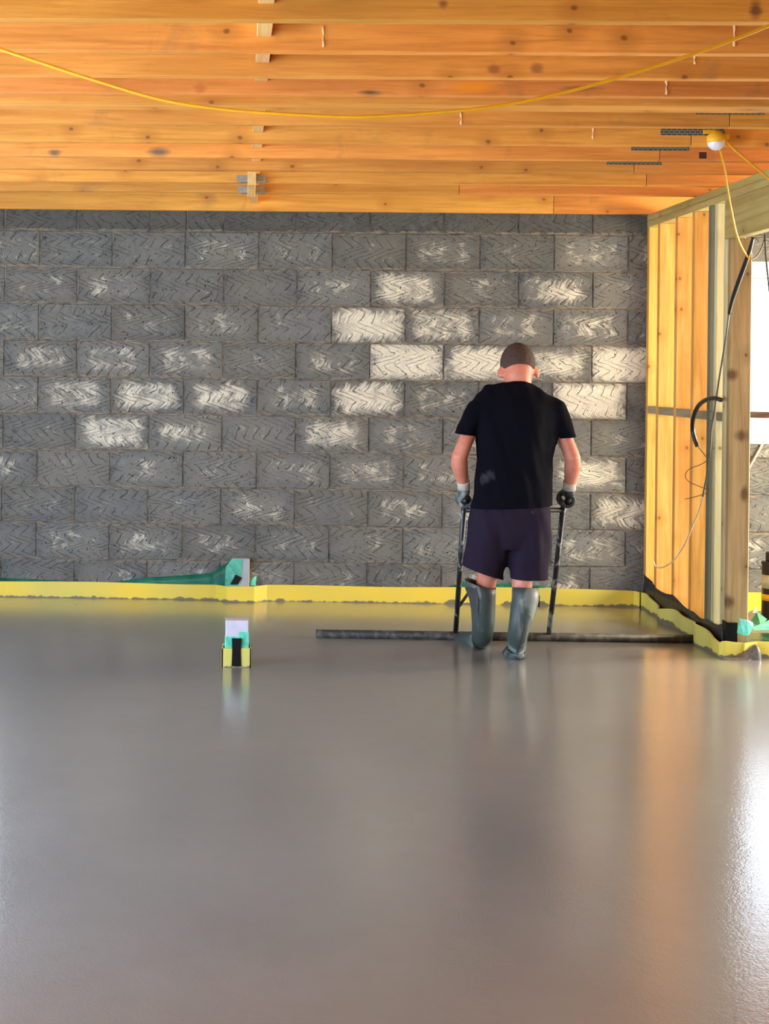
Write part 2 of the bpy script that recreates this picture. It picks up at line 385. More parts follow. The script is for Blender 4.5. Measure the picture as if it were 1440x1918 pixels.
def smooth_path(pts, k=6):
    P = [Vector(p) for p in pts]; out = []
    if len(P) < 3: return P
    for i in range(len(P)-1):
        p0, p1, p2, p3 = P[max(i-1, 0)], P[i], P[i+1], P[min(i+2, len(P)-1)]
        for j in range(k):
            t = j/k
            out.append(.5*((2*p1)+(-p0+p2)*t+(2*p0-5*p1+4*p2-p3)*t*t+(-p0+3*p1-3*p2+p3)*t**3))
    return out+[P[-1]]
def loft(bm, rings, seg=16, cap=True, ref=Vector((0, 1, 0)), axis=None):
    """rings: (centre, rx, ry) ; rx along the side vector, ry along ref"""
    C = [Vector(r[0]) for r in rings]; loops = []
    for i, r in enumerate(rings):
        a = C[max(i-1, 0)]; b = C[min(i+1, len(C)-1)]
        t = axis if axis is not None else (b-a).normalized()
        s = ref.cross(t)
        if s.length < 1e-4: s = Vector((1, 0, 0))
        s.normalize(); f = t.cross(s).normalized()
        ex = r[3] if len(r) > 3 else 1.0
        vs = []
        for j in range(seg):
            an = 2*math.pi*j/seg; ca, sa = math.cos(an), math.sin(an)
            ca = math.copysign(abs(ca)**ex, ca); sa = math.copysign(abs(sa)**ex, sa)
            vs.append(bm.verts.new(C[i]+s*ca*r[1]+f*sa*r[2]))
        loops.append(vs)
    for a, b in zip(loops, loops[1:]):
        for j in range(seg): bm.faces.new((a[j], a[(j+1) % seg], b[(j+1) % seg], b[j]))
    if cap:
        bm.faces.new(loops[0][::-1]); bm.faces.new(loops[-1])
    return loops
def tube_bm(pts, r, seg=10, bm=None, k=6):
    bm = bm or bmesh.new(); P = smooth_path(pts, k) if len(pts) > 2 else [Vector(p) for p in pts]
    n0 = None; loops = []
    for i, p in enumerate(P):
        t = (P[min(i+1, len(P)-1)]-P[max(i-1, 0)]).normalized()
        if n0 is None: n0 = t.orthogonal().normalized()
        n0 = (n0-t*n0.dot(t)).normalized(); b_ = t.cross(n0)
        rr = r(i/(len(P)-1)) if callable(r) else r
        loops.append([bm.verts.new(p+(n0*math.cos(2*math.pi*j/seg)+b_*math.sin(2*math.pi*j/seg))*rr) for j in range(seg)])
    for a, b in zip(loops, loops[1:]):
        for j in range(seg): bm.faces.new((a[j], a[(j+1) % seg], b[(j+1) % seg], b[j]))
    bm.faces.new(loops[0][::-1]); bm.faces.new(loops[-1])
    return bm
def ellipsoid(bm, c, r, rot=None, seg=20):
    mt = Matrix.Translation(Vector(c)) @ (rot.to_4x4() if rot else Matrix.Identity(4)) @ Matrix.Diagonal((*r, 1))
    bmesh.ops.create_uvsphere(bm, u_segments=seg, v_segments=seg//2+2, radius=1, matrix=mt)
def fuse(bm, voxel, iters=6, keep=None, disp=None, cuts=()):
    """merge closed shapes into one continuous surface"""
    bmesh.ops.recalc_face_normals(bm, faces=bm.faces)
    me = bpy.data.meshes.new('tmp'); bm.to_mesh(me); bm.free()
    o = bpy.data.objects.new('tmp', me); COL.objects.link(o)
    md = o.modifiers.new('r', 'REMESH'); md.mode = 'VOXEL'; md.voxel_size = voxel
    ms = o.modifiers.new('s', 'SMOOTH'); ms.iterations = iters; ms.factor = .5
    dg = bpy.context.evaluated_depsgraph_get(); dg.update()
    out = bpy.data.meshes.new_from_object(o.evaluated_get(dg))
    bpy.data.objects.remove(o); bpy.data.meshes.remove(me)
    if disp:
        for v, nn in zip(out.vertices, [v.normal.copy() for v in out.vertices]): v.co = v.co+nn*disp(v.co)
    for pco, pno, sel in cuts:          # clean plane cuts; the side the normal points to goes
        b2 = bmesh.new(); b2.from_mesh(out)
        fs_ = [f for f in b2.faces if sel is None or sel(f.calc_center_median())]
        gs = set(fs_)
        for f in fs_: gs.update(f.edges); gs.update(f.verts)
        bmesh.ops.bisect_plane(b2, geom=list(gs), dist=1e-6, plane_co=pco, plane_no=pno, clear_outer=True)
        b2.to_mesh(out); b2.free()
    if keep:
        b2 = bmesh.new(); b2.from_mesh(out)
        bmesh.ops.delete(b2, geom=[f for f in b2.faces if not keep(f.calc_center_median())], context='FACES')
        b2.to_mesh(out); b2.free()
    return out

# ------------------------------------------------------------------ structure: shell
XL, XR, YF = -3.7, 5.3, -1.0
g = box('ground', (-14, -12, -.32), (18, 24, -.14), M_soil); tag(g, kind='structure')
# screed floor, stopping at the foam strip under the door opening
bm = bmesh.new(); bm_box(bm, (XL, YF, -.14), (XP+.06, D+.02, 0))
bm_box(bm, (XP+.06, YF, -.14), (XR, 7.60, 0))
o = part('floor', bm, M_screed, None); tag(o, kind='structure')
o = box('trim_1', (XP+.06, 7.6, -.14), (XR, D+.02, -.05), M_sub); tag(o, kind='structure')

# back wall: mortar slab round the window opening, blocks stood proud of it
ZT = 2.75
WX0, WX1 = atY(1393, 600, D).x, 4.75
WZ0, WZ1 = atY(1410, 832, D).z, atY(1410, 489, D).z
VX0, VX1, VZ0, VZ1 = -3.35, -1.55, .90, 2.10
bm = bmesh.new()
bm_box(bm, (XL-.2, D+.008, -.3), (VX0, D+.2, ZT)); bm_box(bm, (VX0, D+.008, -.3), (VX1, D+.2, VZ0)); bm_box(bm, (VX0, D+.008, VZ1), (VX1, D+.2, ZT))
bm_box(bm, (VX1, D+.008, -.3), (WX0, D+.2, ZT)); bm_box(bm, (WX1, D+.008, -.3), (XR+.2, D+.2, ZT))
bm_box(bm, (WX0, D+.008, -.3), (WX1, D+.2, WZ0)); bm_box(bm, (WX0, D+.008, WZ1), (WX1, D+.2, ZT))
wall = part('wall_back', bm, M_mortar, None); tag(wall, kind='structure')
BX0, BZ0 = -1.258, H+.841
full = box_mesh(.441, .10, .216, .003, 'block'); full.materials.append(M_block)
cache = {}
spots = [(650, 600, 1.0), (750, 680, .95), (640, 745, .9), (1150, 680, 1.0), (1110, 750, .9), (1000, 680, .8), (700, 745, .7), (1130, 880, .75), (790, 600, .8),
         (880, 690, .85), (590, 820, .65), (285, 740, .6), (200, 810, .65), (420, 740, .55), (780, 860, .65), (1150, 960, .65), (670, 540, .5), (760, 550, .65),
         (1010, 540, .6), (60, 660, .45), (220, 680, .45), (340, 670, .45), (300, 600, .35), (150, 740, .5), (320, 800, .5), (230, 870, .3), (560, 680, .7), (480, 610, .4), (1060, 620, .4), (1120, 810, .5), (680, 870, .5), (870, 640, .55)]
def Pj(X, Z):  # wall point -> pixel
    d = -math.sin(YAW)*X+math.cos(YAW)*D; u = math.cos(YAW)*X+math.sin(YAW)*D
    x = F_PX*u/d; y = -F_PX*(Z-H)/d
    return CX+x*math.cos(ROLL)-y*math.sin(ROLL), CY+x*math.sin(ROLL)+y*math.cos(ROLL)
rb = random.Random(11)
def add_block(x0, x1, z0, z1, row):
    if x1-x0 < .012 or z1-z0 < .012: return
    w_, h_ = x1-x0, z1-z0
    if abs(w_-.441) < .002 and abs(h_-.216) < .002: me = full
    else:
        key = (round(w_, 3), round(h_, 3))
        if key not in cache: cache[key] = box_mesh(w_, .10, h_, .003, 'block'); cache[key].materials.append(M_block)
        me = cache[key]
    b = bpy.data.objects.new('block', me); COL.objects.link(b); b.parent = wall
    b.location = ((x0+x1)/2, D+.05+rb.uniform(-.0015, .0025), (z0+z1)/2)
    b.rotation_euler = (rb.uniform(-.004, .004), rb.uniform(-.0025, .0025), rb.uniform(-.004, .004))
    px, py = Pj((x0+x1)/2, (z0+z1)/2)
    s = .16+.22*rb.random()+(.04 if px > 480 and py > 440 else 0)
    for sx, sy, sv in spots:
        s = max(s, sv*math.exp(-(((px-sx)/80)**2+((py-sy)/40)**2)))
    tone = rb.uniform(.3, .75)
    if row < 0: s, tone = .04, .02  # top course darkened in its colour for the shade under the joists
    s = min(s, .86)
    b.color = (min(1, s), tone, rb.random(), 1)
def clip_block(x0, x1, z0, z1, row):
    # keep clear of the window openings
    if x1-x0 < .05 or z1-z0 < .05: return
    for a0, a1, c0, c1 in ((WX0, WX1, WZ0, WZ1), (VX0, VX1, VZ0, VZ1)):
        if x1 > a0+.001 and x0 < a1-.001 and z1 > c0+.01 and z0 < c1-.01:
            if x0 < a0: clip_block(x0, a0, z0, z1, row)
            if x1 > a1: clip_block(a1, x1, z0, z1, row)
            m0, m1 = max(x0, a0), min(x1, a1)
            if z0 < c0: add_block(m0, m1, z0, c0, row)
            if z1 > c1: add_block(m0, m1, c1, z1, row)
            return
    add_block(x0, x1, z0, z1, row)
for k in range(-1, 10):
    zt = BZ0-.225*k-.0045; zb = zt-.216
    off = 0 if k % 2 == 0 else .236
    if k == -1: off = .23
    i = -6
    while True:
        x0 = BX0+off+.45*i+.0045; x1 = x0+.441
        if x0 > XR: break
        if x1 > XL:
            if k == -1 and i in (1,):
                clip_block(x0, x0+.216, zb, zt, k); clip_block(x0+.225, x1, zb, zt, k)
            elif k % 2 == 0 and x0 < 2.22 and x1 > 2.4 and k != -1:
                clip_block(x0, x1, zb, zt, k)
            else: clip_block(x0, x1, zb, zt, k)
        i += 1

# left exterior wall with a wide opening, right exterior wall with an opening, front left open
bm = bmesh.new()
bm_box(bm, (XL-.2, YF, -.3), (XL, 1.6, ZT)); bm_box(bm, (XL-.2, 6.8, -.3), (XL, D+.008, ZT))
bm_box(bm, (XL-.2, 1.6, 2.2), (XL, 6.8, ZT)); bm_box(bm, (XL-.2, 1.6, -.3), (XL, 6.8, .12))
o = part('wall_left', bm, M_wallplain, None); tag(o, kind='structure')
bm = bmesh.new()
bm_box(bm, (XR, YF, -.3), (XR+.2, 4.6, ZT)); bm_box(bm, (XR, 4.6, 2.25), (XR+.2, D+.008, ZT)); bm_box(bm, (XR, 9.0, -.3), (XR+.2, D+.008, 2.25))
o = part('wall_right', bm, M_wallplain, None); tag(o, kind='structure')

bm = bmesh.new()
bm_box(bm, (-1.3, YF-.2, -.3), (XR+.2, YF, ZT)); bm_box(bm, (XL-.2, YF-.2, 2.4), (-1.3, YF, ZT)); bm_box(bm, (XL-.2, YF-.2, -.3), (XL+.15, YF, 2.4))
o = part('wall_front_added', bm, M_wallplain, None); tag(o, kind='structure')  # unseen front wall added to narrow the daylight to its left opening

# window in the far wall
fw = D+.06
bm = bmesh.new()
zf = atY(1410, 514, D+.08).z
bm_box(bm, (WX0, fw, zf), (WX1, fw+.07, WZ1)); bm_box(bm, (WX0, fw, WZ0), (WX1, fw+.07, WZ0+.05))

for a_, c_ in ((WX0, WX0+.05), (WX1-.05, WX1), (3.9, 3.96)): bm_box(bm, (a_, fw+.001, WZ0+.05), (c_, fw+.069, zf))
win = part('window_1', bm, M_white, None); tag(win, kind='structure')
zb_ = atY(1410, 520, D+.03).z
box('frame_bead', (WX0+.05, fw-.012, zf-.03), (WX1-.05, fw+.01, zf-.018), M_conduit, win)
gm, n_, l_, b_ = newmat('window_glass'); b_.inputs['Transmission Weight'].default_value = 1; b_.inputs['Roughness'].default_value = 0; b_.inputs['IOR'].default_value = 1.1
for a_, c_ in ((WX0+.05, 3.9), (3.96, WX1-.05)):
    box('pane', (a_, fw+.03, WZ0+.05), (c_, fw+.036, zf), gm, win, 0)
bm = bmesh.new()
bm_box(bm, (VX0, fw, VZ1-.06), (VX1, fw+.07, VZ1)); bm_box(bm, (VX0, fw, VZ0), (VX1, fw+.07, VZ0+.05))
for a_ in (VX0, (VX0+VX1)/2-.03, VX1-.06): bm_box(bm, (a_, fw+.001, VZ0+.05), (a_+.06, fw+.069, VZ1-.06))
win2 = part('window_added', bm, M_white, None); tag(win2, kind='structure')  # unseen window added for the bluish sheen on the floor
mv = (VX0+VX1)/2
for a_, c_ in ((VX0+.06, mv-.03), (mv+.03, VX1-.06)): box('pane', (a_, fw+.03, VZ0+.05), (c_, fw+.036, VZ1-.06), gm, win2, 0)
z1_, z0_ = atY(1420, 771, D+.5).z, atY(1420, 783, D+.5).z
rl = box('guard_rail', (2.2, D+.48, z0_), (5.6, D+.52, z1_), M_rail)
tag(rl, 'brown timber rail crossing outside the bright window', 'rail')
for px_ in (2.25, 5.5): box('rail_post', (px_, D+.52, -.14), (px_+.07, D+.59, 1.75), M_rail, rl)

# ------------------------------------------------------------------ ceiling
deck_z = ZJ+.225
ceil = box('ceiling', (XL-.2, YF, deck_z), (XR+.2, D+.2, deck_z+.03), M_osb); tag(ceil, kind='structure')
def jy(y):   # depth of a joist whose front lower edge shows at row y
    return atZ(720, y, ZJ).y
fronts = [38, 97, 144, 177, 196, 234, 269, 297, 321, 344, 364, 388]
splices = {234: 1367, 269: 1295, 297: 1236, 321: 1188, 344: 1211, 388: 1037, 364: 860}
JY = []
for yj in fronts:
    Y0 = jy(yj); wdt = .135 if yj == 196 else .045
    if yj == 388: Y0 = D-.062
    dz = {364: .004, 177: -.002}.get(yj, 0)
    JY.append((Y0, Y0+wdt))
    if yj in splices:
        xs = atY(splices[yj], yj-12, Y0).x
        segs = [(XL, xs-.0015), (xs+.0015, XR)]
    else: segs = [(XL, XR)]
    for a_, c_ in segs:
        box('joist', (a_, Y0, ZJ+dz), (c_, Y0+wdt, deck_z), M_joist, ceil, .002)
# joists nearer than the photograph's upper edge
Yn = JY[0][0]
for i in range(1, 11):
    box('joist', (XL, Yn-.45*i, ZJ), (XR, Yn-.45*i+.045, deck_z), M_joist, ceil, .002); JY.insert(0, (Yn-.45*i, Yn-.45*i+.045))
# noggins between joists
xn0, xn1 = atY(481, 60, JY[11][0]).x, atY(509, 60, JY[11][0]).x
for (a_, b_), (c_, d_) in zip(JY, JY[1:]):
    if c_-b_ < .03: continue
    box('noggin', (xn0, b_, ZJ+.044), (xn1, c_, ZJ+.20), M_nog, ceil, .002)
    for xo in (-2.2, 3.3): box('noggin', (xo, b_, ZJ+.044), (xo+.045, c_, ZJ+.20), M_nog, ceil, .002)
# nail plates, resin streaks, notch
for (x0, y0, x1, y1, yj) in ((1303, 209, 1432, 214, 234), (1237, 237, 1357, 253, 269), (1182, 274, 1291, 282, 297), (1136, 302, 1239, 308, 321)):
    Y = jy(yj)-.0015; a_, c_ = atY(x0, y1, Y), atY(x1, y0, Y)
    np_ = box('nail_plate', (a_.x, Y-.001, a_.z), (c_.x, Y+.001, c_.z), M_nail, ceil, 0)
for (x, y0, y1, yj) in ((606, 49, 88, 97), (1376, 45, 87, 97), (1301, 103, 120, 144), (1248, 147, 177, 177), (864, 211, 233, 234), (1111, 238, 260, 269)):
    Y = jy(yj); bm = bmesh.new()
    pts = [atY(x+random.uniform(-1, 1), y0+(y1-y0)*t/5, Y-.0015) for t in range(6)]
    tube_bm(pts, lambda t: .003+.0015*math.sin(9*t), 6, bm, 3); part('resin_streak', bm, M_glue, ceil, True)
Yh = jy(297); a_, c_ = atY(1309, 297, Yh), atY(1323, 285, Yh)
box('notch_shade', (a_.x, Yh-.001, a_.z), (c_.x, Yh+.004, c_.z), M_notchshade, ceil, 0)  # dark colour stands in for the shade inside the hollow
# metal hangers round the block at the eighth bay
for (yb, zz_) in ((344, 0), (364, 1)):
    Y = jy(yb)-.002; bm = bmesh.new()
    a_, c_ = atY(443 if not zz_ else 445, yb+1, Y), atY(464, yb-15, Y)
    bm_box(bm, (a_.x, Y-.004, ZJ+.002), (c_.x, Y, c_.z)); a2, c2 = atY(477, yb, Y), atY(497, yb-16, Y)
    bm_box(bm, (a2.x, Y-.004, ZJ+.002), (c2.x, Y, c2.z)); bm_box(bm, (a_.x+.02, Y-.06, ZJ-.005), (c2.x, Y, ZJ+.0))
    part('joist_hanger', bm, M_metal, ceil)
Yb = jy(344); a_, c_ = atY(463, 366, jy(364)-.08), atY(478, 330, jy(364)-.08)
box('hanger_block', (a_.x, jy(344)-.09, ZJ-.022), (c_.x, jy(364)-.004, ZJ+.11), M_nog, ceil, .004)

# ------------------------------------------------------------------ timber partition
pw = .095
zpt = ZJ; zpb = atY(1214, 426, D-.02).z
Y_end = 4.55
part_ = box('wall_partition', (XP, 7.0, zpb), (XP+pw, D+.005, (zpt+zpb)/2), M_plate); part_.name = 'wall_side'; tag(part_, kind='structure')
box('top_plate', (XP, Y_end, (zpt+zpb)/2+.001), (XP+pw, D+.005, zpt), M_plate, part_)
box('lower_plate', (XP, Y_end, zpb), (XP+pw, 6.998, (zpt+zpb)/2), M_plate, part_)
box('sole_plate', (XP, 7.7, .002), (XP+pw, D, .045), M_plate, part_)
def sy(x): return atX(x, 765, XP).y
studs = [(D-.05, .045, M_stud), (sy(1232), .045, M_stud), (sy(1265), .045, M_stud), (sy(1297), .045, M_stud), (sy(1328), .045, M_greystud), (sy(1340), .045, M_pale), (sy(1357.5), .045, M_pale)]
for Y, t, m in studs: box('stud', (XP, Y, .045), (XP+pw, Y+t, zpb), m, part_, .003)
YP = sy(1366)
zh0 = atX(1363, 448, XP).z
box('post', (XP-.001, YP, .0), (XP+.105, YP+.045, zh0), M_post, part_, .004)
box('header', (XP-.002, Y_end, zh0), (XP+.05, YP+.10, zpb-.001), M_plate, part_, .003)
box('header', (XP+.052, Y_end, zh0+.01), (XP+pw, YP+.10, zpb-.001), M_plate, part_, .003)
box('post', (XP, Y_end, .0), (XP+pw, Y_end+.09, zh0), M_post, part_, .004)
zn = atX(1291, 775, XP).z
ys = sorted([s[0] for s in studs])
for a_, c_ in zip(ys, ys[1:]):
    if c_-a_ > .1: box('noggin', (XP+.002, a_+.045, zn-.0225), (XP+pw-.002, c_, zn+.0225), M_nogz, part_)

# ------------------------------------------------------------------ foam strips, membranes
def ribbon(pts, tops, thick=.009, z0=-.03):
    """upright strip: plan points, top heights"""
    bm = bmesh.new(); P = [Vector((p[0], p[1], 0)) for p in pts]; A = []; B = []
    for i, p in enumerate(P):
        t = (P[min(i+1, len(P)-1)]-P[max(i-1, 0)]).normalized(); nn = Vector((-t.y, t.x, 0))
        q = p+nn*thick
        A.append((bm.verts.new((p.x, p.y, z0)), bm.verts.new((p.x, p.y, tops[i]))))
        B.append((bm.verts.new((q.x, q.y, z0)), bm.verts.new((q.x, q.y, tops[i]))))
    for i in range(len(P)-1):
        bm.faces.new((A[i][0], A[i+1][0], A[i+1][1], A[i][1])); bm.faces.new((B[i][0], B[i][1], B[i+1][1], B[i+1][0]))
        bm.faces.new((A[i][1], A[i+1][1], B[i+1][1], B[i][1]))
    for i in (0, -1): bm.faces.new((A[i][0], A[i][1], B[i][1], B[i][0]))
    return bm
def path_interp(P, step=.03):
    out = []
    for a, b in zip(P, P[1:]):
        a, b = Vector(a), Vector(b); k = max(1, int((b-a).length/step))
        out += [a.lerp(b, i/k) for i in range(k)]
    return out+[Vector(P[-1])]
# along the back wall
ytop = {0: 1089, 200: 1091, 450: 1096, 700: 1099, 1000: 1101, 1180: 1104}
zf1 = atY(300, 1093, D-.02).z; zf2 = atY(1100, 1103, D-.02).z
P = path_interp([(XL+.02, D-.02, zf1), (atY(300, 1093, D).x, D-.02, zf1), (atY(405, 1093, D).x, D-.02, zf1), (atY(425, 1093, D).x, D-.092, zf1), (atY(476, 1093, D).x, D-.092, zf1), (atY(500, 1093, D).x, D-.02, zf1), (atY(1100, 1103, D).x, D-.02, zf2), (XP-.12, D-.02, zf2-.004), (XP-.06, D-.022, zf2-.006), (XP-.035, D-.05, zf2-.01)])
fs = part('foam_strip', ribbon(P, [p.z+.003*math.sin(p.x*5) for p in P]), M_foam, None, False)
tag(fs, 'long yellow foam edge strip running along the foot of the grey block wall', 'foam strip', 'yellow foam edge strips')
# along the partition, wavy, then round the foot of the post
pl = []
Yp2 = YP-.035
k = 60
for i in range(k+1):
    t = i/k; Y = (D-.05)*(1-t)+Yp2*t
    wv = .018*math.sin(t*13)+.012*math.sin(t*29+1)
    if t > .93: wv *= (1-t)/.07
    pl.append(Vector((XP-.035-.015*t+wv, Y, zf2-.012+.012*math.sin(t*17)-.012*math.sin(t*7))))
pl += [Vector((XP-.04, Yp2-.01, .083)), Vector((XP-.02, Yp2-.016, .085)), Vector((XP+.03, Yp2-.018, .08)), Vector((XP+.065, Yp2-.015, .078))]
fs2 = part('foam_strip', ribbon(pl, [p.z for p in pl], .009), foam_material('yellow_edge_foam_partition', (.78, .66, .10), .020), None, False)
tag(fs2, 'wavy yellow foam edge strip along the timber stud partition, wrapping the post foot', 'foam strip', 'yellow foam edge strips')
# across the door opening and behind it
P = path_interp([(XP+.07, 7.57, .0), (XP+.14, 7.60, 0), (XR-.05, 7.605, 0)], .1)
fs3 = part('foam_strip', ribbon(P, [.078+.004*math.sin(i) for i in range(len(P))], .012, -.1), M_foamclean, None)
tag(fs3, 'bright yellow foam strip across the opening right of the post', 'foam strip', 'yellow foam edge strips')
P = path_interp([(XP+pw+.02, D-.02, 0), (XR-.05, D-.02, 0)], .2)
zz = atY(1415, 1110, D-.02).z
fs4 = part('foam_strip', ribbon(P, [zz]*len(P), .01, -.08), foam_material('orange_yellow_foam', (.90, .52, .02), -.02), None)
tag(fs4, 'orange-yellow foam strip at the wall foot behind the post, beside the black bottle', 'foam strip', 'yellow foam edge strips')
# mud slump at the post foot
bm = bmesh.new()
for i in range(9):
    ellipsoid(bm, (XP+.045+.010*i+random.uniform(-.008, .008), Yp2-.022+random.uniform(-.012, .01), .0), (.030, .024, .020+.007*i), None, 10)
for i in range(8): ellipsoid(bm, (XP-.03+.014*i, Yp2-.04, -.004), (.03, .03, .014), None, 10)
mud = part('mud_heap', fuse(bm, .006, 3), plain('wet_mud', (.15, .135, .11), .25, var=.25, scale=50, bump=.004), None, True)
tag(mud, 'grey wet screed slumped against the foot of the timber post', 'screed')

# wavy upright sheets built from pixel outlines on a plane
def sheet(name, cols, mat, plane, val, wav=.006, thick=.002, parent=None):
    bm = bmesh.new(); rows = []
    for i, (x, ya, yb) in enumerate(cols):
        r_ = []
        for j in range(5):
            y = ya+(yb-ya)*j/4
            p = plane(x, y, val)
            d = wav*noise.noise(Vector((x*.04, y*.03, 3)))
            if plane is atY: p.y += d
            else: p.x += d
            r_.append(bm.verts.new(p))
        rows.append(r_)
    for a, b in zip(rows, rows[1:]):
        for j in range(4): bm.faces.new((a[j], b[j], b[j+1], a[j+1]))
    me = part(name, bm, mat, parent, True)
    md = me.modifiers.new('t', 'SOLIDIFY'); md.thickness = thick; md.offset = 0
    return me
s = sheet('plastic_membrane', [(0, 1083, 1125), (60, 1085, 1125), (130, 1088, 1125), (205, 1092, 1125), (240, 1086, 1125), (290, 1081, 1125), (340, 1078, 1125), (396, 1073, 1125), (412, 1062, 1125), (424, 1056, 1125), (434, 1050, 1125)], M_green, atY, D-.007, .003)
tag(s, 'translucent green plastic membrane behind the foam at the left of the block wall', 'plastic sheet', 'green plastic membranes')
s = sheet('plastic_membrane', [(835, 1100, 1120), (870, 1092, 1120), (905, 1096, 1120), (950, 1093, 1120), (1003, 1096, 1120), (1040, 1101, 1120)], M_green, atY, D-.007, .003)
tag(s, 'low green plastic membrane edge peeping over the foam behind the man', 'plastic sheet', 'green plastic membranes')
# black membrane along the partition foot
dc = []
tops = [(1205, 1075), (1208, 1079), (1220, 1089), (1226, 1100), (1238, 1108), (1246, 1112), (1258, 1114), (1268, 1122), (1280, 1134), (1290, 1142), (1300, 1146), (1312, 1158), (1325, 1160), (1335, 1166), (1345, 1170), (1354, 1168)]
for i, (x, y) in enumerate(tops): dc.append((x, y, 1128+(x-1205)*.60))
s = sheet('damp_proof_membrane', dc, M_dpc, atX, XP-.008, .010)
tag(s, 'crumpled black damp proof membrane lapped up the foot of the stud partition', 'membrane')
pf = [(1353, 1166), (1375, 1166)]
bm = bmesh.new(); z0_ = .03
zt_ = atY(1364, 1166, YP-.006).z; xa = XP-.006
bm_box(bm, (xa, YP-.008, z0_), (XP+.05, YP-.004, zt_)); bm_box(bm, (xa-.003, YP-.008, z0_), (xa, YP+.05, zt_+.005))
s = part('black_tape', bm, M_tape, None); tag(s, 'black tape folded round the foot of the timber post', 'tape')

# crumpled green film beyond the post
def crumple(name, pts, tris, mat):
    bm = bmesh.new(); vs = [bm.verts.new(p) for p in pts]
    for t in tris: bm.faces.new([vs[i] for i in t])
    me = part(name, bm, mat, None)
    md = me.modifiers.new('t', 'SOLIDIFY'); md.thickness = .002
    return me
o = box('membrane_floor', (XP+.10, 7.66, -.05), (XR-.1, 8.62, -.046), M_greenshade); o.name = 'plastic_membrane'  # membrane coloured near black to hold the shadow on the floor here
tag(o, 'green plastic membrane darkened by painted shade, laid flat on the floor beyond the door opening', 'plastic sheet', 'green plastic membranes')
A = lambda x, y, Y: atY(x, y, Y)
o = crumple('plastic_membrane', [A(1404, 1166, 7.9), A(1417, 1146, 7.95), A(1436, 1160, 8.0), A(1424, 1174, 7.85), A(1408, 1176, 7.75)], [(0, 1, 3), (1, 2, 3), (0, 3, 4)], film_material('mid_green_membrane', (.01, .14, .07), 1.))
tag(o, 'mid green plastic film peak standing up beyond the post', 'plastic sheet', 'green plastic membranes')
o = crumple('plastic_membrane', [A(1408, 1176, 7.70), A(1445, 1160, 7.9), A(1500, 1135, 8.0), A(1520, 1180, 7.63), A(1412, 1181, 7.63)], [(0, 1, 4), (1, 3, 4), (1, 2, 3)], M_greenl)
tag(o, 'pale turquoise plastic film folded over the bright yellow foam strip', 'plastic sheet', 'green plastic membranes')
o = crumple('plastic_membrane', [A(1385, 1158, 7.58), A(1398, 1161, 7.56), A(1409, 1166, 7.58), A(1410, 1174, 7.57), A(1402, 1190, 7.56), A(1392, 1190, 7.56), A(1380, 1185, 7.57)], [(0, 1, 5, 6), (1, 2, 3), (1, 3, 4, 5)], M_greenl)
tag(o, 'small pale turquoise plastic film scrap at the right side of the post foot', 'plastic sheet', 'green plastic membranes')
o = crumple('paper_scrap', [A(1409, 1148, 7.94), A(1415, 1136, 7.94), A(1419, 1142, 7.94), A(1417, 1148, 7.94)], [(0, 1, 2, 3)], M_white)
tag(o, 'small white scrap on the green film peak beyond the post', 'scrap')

# bottle
def lathe(bm, c, prof, seg=24):
    loops = []
    for r, z in prof: loops.append([bm.verts.new((c.x+r*math.cos(2*math.pi*j/seg), c.y+r*math.sin(2*math.pi*j/seg), c.z+z)) for j in range(seg)])
    for a, b in zip(loops, loops[1:]):
        for j in range(seg): bm.faces.new((a[j], a[(j+1) % seg], b[(j+1) % seg], b[j]))
    bm.faces.new(loops[0][::-1]); bm.faces.new(loops[-1])
bc = atY(1447, 1120, 8.85); bc.z = -.046
bt = empty('bottle', bc); tag(bt, 'black bottle with a pale label and yellow band standing by the far wall foot', 'bottle')
bt_top = atY(1440, 1052, 8.85).z
hh = bt_top-bc.z
bm = bmesh.new(); lathe(bm, bc, [(.058, 0), (.062, .01), (.062, hh-.02), (.066, hh-.006), (.066, hh)]); part('body', bm, M_black, bt, True)
for nm, ya, yb, m in (('label', 1076, 1101, M_cream), ('band', 1112, 1124, M_yellowp)):
    a_ = atY(1440, yb, 8.85).z-bc.z; c_ = atY(1440, ya, 8.85).z-bc.z
    bm = bmesh.new(); lathe(bm, bc, [(.0632, a_), (.0632, c_)]); part(nm, bm, m, bt, True)
bm = bmesh.new(); lathe(bm, bc, [(.04, hh), (.042, hh+.01), (.042, hh+.05), (.038, hh+.056)]); part('cap', bm, M_black, bt, True)

# ------------------------------------------------------------------ upstand in the screed
c = atZ(444, 1250); sc = F_PX/c.y
up = empty('pipe_upstand', Vector((c.x, c.y+.05, 0))); tag(up, 'small white boxed pipe upstand with yellow foam collar and black tape in the screed', 'upstand')
Yu = c.y
def ux(x): return atY(x, 1200, Yu).x
def uz(y): return atY(444, y, Yu).z
rot = 0
box('board', (ux(422), Yu+.012, -.03), (ux(465), Yu+.085, uz(1163)), M_card, up, .003)
box('green_wrap', (ux(421), Yu+.010, .02), (ux(448), Yu+.087, uz(1193)), M_greenl, up, .003)
box('green_wrap', (ux(447), Yu+.009, .02), (ux(466), Yu+.088, uz(1184)), M_greenl, up, .003)
bm = bmesh.new()
for a_, c_ in (((ux(416), Yu, -.03), (ux(434), Yu+.010, uz(1215))), ((ux(434), Yu, -.03), (ux(452), Yu+.010, uz(1216))), ((ux(452), Yu, -.03), (ux(470), Yu+.010, uz(1214))),
              ((ux(416), Yu, -.03), (ux(418), Yu+.10, uz(1214))), ((ux(468), Yu, -.03), (ux(470), Yu+.10, uz(1213))), ((ux(416), Yu+.09, -.03), (ux(470), Yu+.10, uz(1213)))):
    bm_box(bm, a_, c_)
part('foam_collar', bm, foam_material('upstand_foam', (.86, .68, .08), .008), up)
bm = bmesh.new()
